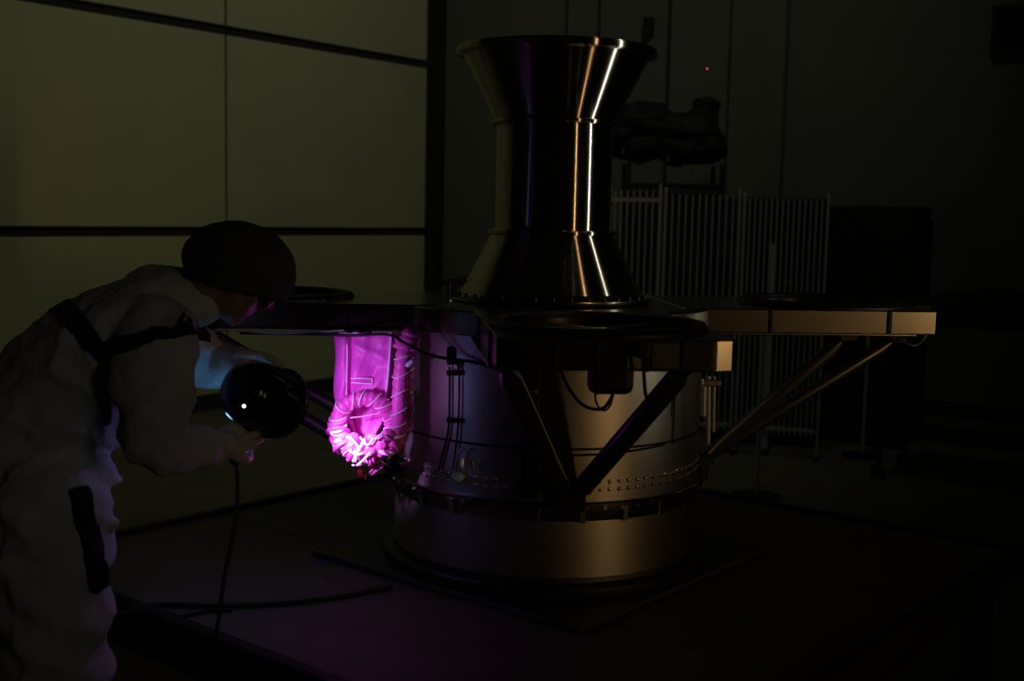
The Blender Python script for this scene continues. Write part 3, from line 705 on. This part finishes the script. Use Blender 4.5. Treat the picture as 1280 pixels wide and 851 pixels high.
band = [cpt(.112*q*math.cos(2*PI*i/48), -.002+.136*q*math.sin(2*PI*i/48), .006+.108*math.cos(TH+.02)-.006*math.sin(2*PI*i/48)) for i in range(49)]
bm = bmesh.new(); tube(bm, band, [.006+.0025*math.sin(i*2.1) for i in range(49)], 8, cap=False); obj('cap_elastic', bm, 'cap', capo, smooth=60)
# safety glasses
gl = bpy.data.objects.new('safety_glasses', None); C.objects.link(gl); gl.parent = person
for s in (-1, 1):
    bm = bmesh.new(); ellipsoid(bm, hp(s*.033, .104, -.010), (.029, .004, .020), HR); obj('lens', bm, 'glass', gl, smooth=60)
    tubeo('temple', [hp(s*.060, .102, -.002), hp(s*.079, .06, .002), hp(s*.083, -.005, .006)], .003, 'black', gl)
tubeo('bridge', [hp(-.008, .108, .010), hp(0, .113, .012), hp(.008, .108, .010)], .003, 'black', gl)
# gloved hands
def glove(wrist, palm, knuck_dir, palm_n, curl, thumb_s, scale=1.0):
    # a palm slab, four fingers of unequal length curling about palm_n, and a thumb from the side of the palm
    bm = bmesh.new(); wrist, palm = Vector(wrist), Vector(palm); f = Vector(knuck_dir).normalized(); n = Vector(palm_n); n = (n-f*n.dot(f)).normalized(); s = f.cross(n)
    tube(bm, [wrist-(palm-wrist).normalized()*.03, wrist, wrist+(palm-wrist)*.6], [.040*scale, .033*scale, .034*scale], 14, round_cap=True)
    for k in range(4): 
        o = (k-1.5)*.019*scale
        tube(bm, [wrist+(palm-wrist)*.35+s*o*.6, palm+s*o, palm+f*.035*scale+s*o], [.017*scale, .015*scale, .0125*scale], 10, round_cap=True)
    for k, ln in enumerate((.88, 1.0, .95, .76)):
        o = (k-1.5)*.0215*scale; p = palm+f*.036*scale+s*o; pts = [p]; ang = 0
        for L_, c in zip((.040, .027, .022), curl):
            ang += c; p = p+(f*math.cos(ang)+n*math.sin(ang))*L_*ln*scale; pts.append(p)
        tube(bm, spline(pts, 3), [.0098*scale]*3+[.0092*scale]*3+[.0085*scale]*3+[.0075*scale], 10, round_cap=True)
    b = palm-f*.018*scale+s*thumb_s*.030*scale
    pts = [b, b+(s*thumb_s*.6+f*.5+n*.45).normalized()*.036*scale, b+(s*thumb_s*.35+f*.7+n*.9).normalized()*.064*scale, b+(s*thumb_s*.0+f*.75+n*1.1).normalized()*.082*scale]
    tube(bm, spline(pts, 3), [.0135*scale]*4+[.0115*scale]*3+[.0095*scale]*3, 10, round_cap=True)
    return remesh('glove', bm, .0032, 3)
gm = glove(P(272, 562, 2.87), P(290, 551, 2.905), Vector((.55, .30, .35)), Vector((.25, .85, -.05)), (.75, 1.05, .7), -1)
link('glove', gm, 'glove', person)
gm2 = glove(P(290, 452, 3.085), P(304, 446, 3.07), Vector((.93, -.12, .06)), Vector((-.05, -.35, -.95)), (.2, .26, .28), 1)
link('glove', gm2, 'glove', person)
# shoes
for (x, y, d) in ((72, 1070, 2.80), (52, 1010, 3.09)):
    a = P(x, y, d); bm = bmesh.new()
    tube(bm, [Vector((a.x-.06, a.y, .045)), Vector((a.x+.02, a.y, .05)), Vector((a.x+.12, a.y+.02, .040)), Vector((a.x+.19, a.y+.03, .034))], [.042, .046, .043, .032], 14, round_cap=True)
    tube(bm, [Vector((a.x, a.y, .05)), Vector((a.x, a.y, .16))], [.05, .05], 14, round_cap=True)
    for v in bm.verts: v.co.z = max(v.co.z, .002)
    link('shoe', remesh('shoe', bm, .008, 3), 'rubber', person)

# ------------------------------------------------------------------ things lying on the platform
pc = tag(tubeo('floor_cable', [Vector((*P(x, y, 3).xy, 0)) if False else (lambda d: Vector((0, 0, CAM_Z))+d*((PT+.008-CAM_Z)/d.z))(ray(x, y)) for x, y in ((150, 768), (175, 760), (205, 756), (270, 757), (340, 755), (410, 748), (455, 740), (490, 733))], .007, 'cable'), 'black cable lying slack across the platform beside the barrel', 'cable')
pc2 = tag(tubeo('floor_cable', [(lambda d: Vector((0, 0, CAM_Z))+d*((PT+.006-CAM_Z)/d.z))(ray(x, y)) for x, y in ((205, 778), (230, 770), (262, 763), (290, 762))], .005, 'cable'), 'short thin dark cable end on the platform by the slack cable', 'cable')
d = ray(402, 702); q = Vector((0, 0, CAM_Z))+d*((PT+.003-CAM_Z)/d.z)
tag(bxo('tape_scrap', (0, 0, 0), (.032, .022, .003), 'blue', loc=q, bev=.001), 'small scrap of blue tape lying on the platform', 'tape')
d = ray(402.5, 727); q = Vector((0, 0, CAM_Z))+d*((PT+.003-CAM_Z)/d.z)
tag(bxo('paper_speck', (0, 0, 0), (.008, .010, .003), 'white', loc=q, bev=.001), 'tiny white paper speck on the platform', 'scrap')

# ------------------------------------------------------------------ background: barrier panels
def barrier(label, a, b, ztop, bars, rail_z, thick_idx=(), group=None):
    a, b = Vector(a), Vector(b); mid = (a+b)/2; Lg = (b-a).length; ang = math.atan2((b-a).y, (b-a).x)
    t = thing('wire_barrier', label, 'barrier', (mid.x, mid.y, 0), ang, group)
    for s in (-1, 1):
        p = bxo('post', (0, 0, 0), (.018, .018, ztop-.03), 'wire', t, bev=.003); p.location = (s*Lg/2, 0, (ztop-.03)/2+.03)
        bxo('foot', (0, 0, -(ztop-.03)/2-.012), (.012, .16, .024), 'dkmetal', p, bev=.004)
    for zz in rail_z:
        r = bxo('rail', (0, 0, 0), (Lg-.03, .022, .028), 'wire', t, bev=.003); r.location = (0, 0, zz)
    bm = bmesh.new(); bmesh.ops.create_cone(bm, cap_ends=True, segments=8, radius1=.0055, radius2=.0055, depth=ztop-.2)
    me = None
    for k in range(bars):
        x = -Lg/2+Lg*(k+1)/(bars+1)
        if me is None: o = obj('bar', bm, 'wire', t, smooth=40); me = o.data
        else: o = link('bar', me, None, t)
        o.location = (x, -.012, (ztop-.2)/2+.16)
    if thick_idx:
        for x in thick_idx: s_ = bxo('slat', (x*Lg-Lg/2, .016, ztop*.42), (.05, .012, ztop*.78), 'wire', t, bev=.002)
    return t
def fl_pt(px, Y): v = P(px, 270, Y); return (v.x, v.y, 0)
zt_ = lambda y, Y: P(900, y, Y).z
barrier('wire barrier panel with a pale rail, beside the pedestal', fl_pt(762, 8.3), fl_pt(825, 8.0), zt_(233, 8.2), 7, (zt_(252, 8.1), .2))
barrier('wide wire barrier panel between the railed panel and the slatted panel', fl_pt(831.5, 8.0), fl_pt(924, 8.0), zt_(236, 8.0), 10, (.9, .2))
barrier('wire barrier panel with one broad slat, next to the dark cabinet', fl_pt(930.5, 8.0), fl_pt(1035, 7.8), zt_(240, 8.0), 14, (.9, .2), (.36,))
# black covered equipment behind the barrier
eq = thing('covered_equipment', 'tall black equipment heaped under a dark cover behind the wire barrier', 'equipment', fl_pt(838, 9.0))
EI = Matrix.Translation(eq.location).inverted()
bm = bmesh.new()
for x, y, rx, rz in ((790, 150, .17, .13), (812, 155, .2, .15), (840, 165, .22, .16), (868, 165, .2, .17), (885, 185, .13, .10), (800, 185, .2, .1), (850, 190, .25, .09), (775, 175, .1, .12)):
    ellipsoid(bm, EI @ P(x, y, 9.0), (rx, .22, rz))
ellipsoid(bm, EI @ P(882, 134, 9.0), (.10, .10, .075))
cvm = remesh('cover', bm, .02, 10); cvm.update()
for v in cvm.vertices:
    p_ = v.co.copy(); v.co = p_+v.normal*(.05*((1-abs(noise.noise(Vector((p_.x*4, p_.y*4, p_.z*9)))))**3-.4))
link('cover', cvm, 'tarp', eq)
zc = (EI @ P(838, 200, 9.0)).z
bxo('cart_body', (0, 0, .15+(zc-.35)/2-.02), (.70, .40, zc-.35), 'dark', eq, bev=.02)
bxo('cart_shelf', (0, 0, zc-.19), (.72, .44, .03), 'dark', eq, bev=.005)
for sx in (-1, 1):
    for sy in (-1, 1):
        bxo('cart_upright', (sx*.34, sy*.2, zc/2+.03), (.03, .03, zc-.12), 'dark', eq)
        bm = bmesh.new(); bmesh.ops.create_cone(bm, cap_ends=True, segments=16, radius1=.05, radius2=.05, depth=.03, matrix=Matrix.Translation((sx*.3, sy*.17, .05)) @ Matrix.Rotation(PI/2, 4, 'X')); obj('caster', bm, 'rubber', eq)
for x, y in ((779, 189), (835, 199), (864, 214)): bxo('latch', EI @ P(x, y, 8.76), (.012, .02, .04), 'steel', eq, bev=.002)
# black transit case behind the slatted panel
tq = thing('transit_case', 'large black transit case standing behind the slatted wire barrier', 'case', fl_pt(962, 8.45))
th_ = P(962, 246, 8.35).z
bxo('lower_shell', (0, 0, .10+(th_*.62)/2), (.74, .30, th_*.62), 'dark', tq, bev=.02)
bxo('lid', (0, 0, .105+th_*.62+(th_*.38-.11)/2), (.74, .30, th_*.38-.11), 'dark', tq, bev=.02)
for sx in (-1, 1):
    bxo('latch', (sx*.2, -.155, .10+th_*.62), (.05, .02, .07), 'dkmetal', tq, bev=.003)
    for sy in (-1, 1):
        bm = bmesh.new(); bmesh.ops.create_cone(bm, cap_ends=True, segments=16, radius1=.05, radius2=.05, depth=.03, matrix=Matrix.Translation((sx*.3, sy*.13, .05)) @ Matrix.Rotation(PI/2, 4, 'X')); obj('caster', bm, 'rubber', tq)
# dark cabinet
a, b = wall_s(1040, DB), wall_s(1196, DB); off = .55
ca = thing('dark_cabinet', 'tall black cabinet with two doors standing against the wall', 'cabinet', on_back((a+b)/2-.12, off-.25, 0), aB)
wd_ = (b-a)*.93; hc_ = P(1118, 258, 8.4).z
bxo('body', (0, 0, hc_/2+.03), (wd_, .44, hc_-.06), 'dark', ca, bev=.006)
for s in (-1, 1):
    dr = bxo('door', (s*wd_/4, -.232, hc_/2+.03), (wd_/2-.008, .02, hc_-.10), 'dark', ca, bev=.003)
    bxo('handle', (s*.035, -.252, hc_/2), (.015, .025, .14), 'dkmetal', dr, bev=.003)
bxo('plinth', (0, 0, .03), (wd_-.04, .40, .058), 'dkmetal', ca)
# work cart at the right with a heap of dark cloth
ct0 = fl_pt(1235, 7.2)
wc = thing('work_cart', 'dark metal work cart with a lower shelf beside the cabinet', 'cart', ct0, aB)
zt2 = P(1220, 401, 7.2).z
bxo('tabletop', (0, 0, zt2-.015), (1.1, .55, .03), 'dkmetal', wc, bev=.004); bxo('lower_shelf', (0, 0, .45), (1.0, .5, .02), 'dkmetal', wc, bev=.003)
for sx in (-1, 1):
    for sy in (-1, 1):
        l = bxo('leg', (0, 0, 0), (.035, .035, zt2-.12), 'plate', wc, bev=.003); l.location = (sx*.5, sy*.24, (zt2-.12)/2+.09)
        bm = bmesh.new(); bmesh.ops.create_cone(bm, cap_ends=True, segments=16, radius1=.045, radius2=.045, depth=.03, matrix=Matrix.Translation((0, 0, -(zt2-.12)/2-.045)) @ Matrix.Rotation(PI/2, 4, 'X')); obj('caster', bm, 'rubber', l)
bm = bmesh.new()
for x, rx, rz in ((-.38, .16, .07), (-.15, .2, .10), (.08, .22, .12), (.3, .2, .08)): ellipsoid(bm, (x, 0, rz*.75), (rx, .2, rz))
for v in bm.verts: v.co.z = max(v.co.z, .0)
ch = link('cloth_heap', remesh('cloth_heap', bm, .016, 3), 'tarp', None, (ct0[0], ct0[1], zt2+.001)); ch.rotation_euler = (0, 0, aB)
tag(ch, 'heap of black cloth lying on the work cart', 'cloth')
# stanchion posts
def stanchion(px, py, Y, label):
    b = P(px, py, Y); t = thing('stanchion_post', label, 'post', (b.x, b.y, 0))
    bm = bmesh.new(); tube(bm, [(0, 0, .02), (0, 0, 1.02)], .0135, 12); obj('pole', bm, 'wire', t, smooth=40)
    lathe('base', [(0, 0), (.14, 0), (.14, .012), (.03, .03), (0, .03)], 'dkmetal', t, 32)
    lathe('cap', [(0, 1.02), (.022, 1.02), (.022, 1.05), (0, 1.06)], 'dkmetal', t, 20)
stanchion(945, 625, 6.75, 'thin grey stanchion post nearer to the carrier barrel')
stanchion(1078, 570, 8.0, 'thin grey stanchion post under the end of the carrier arm')
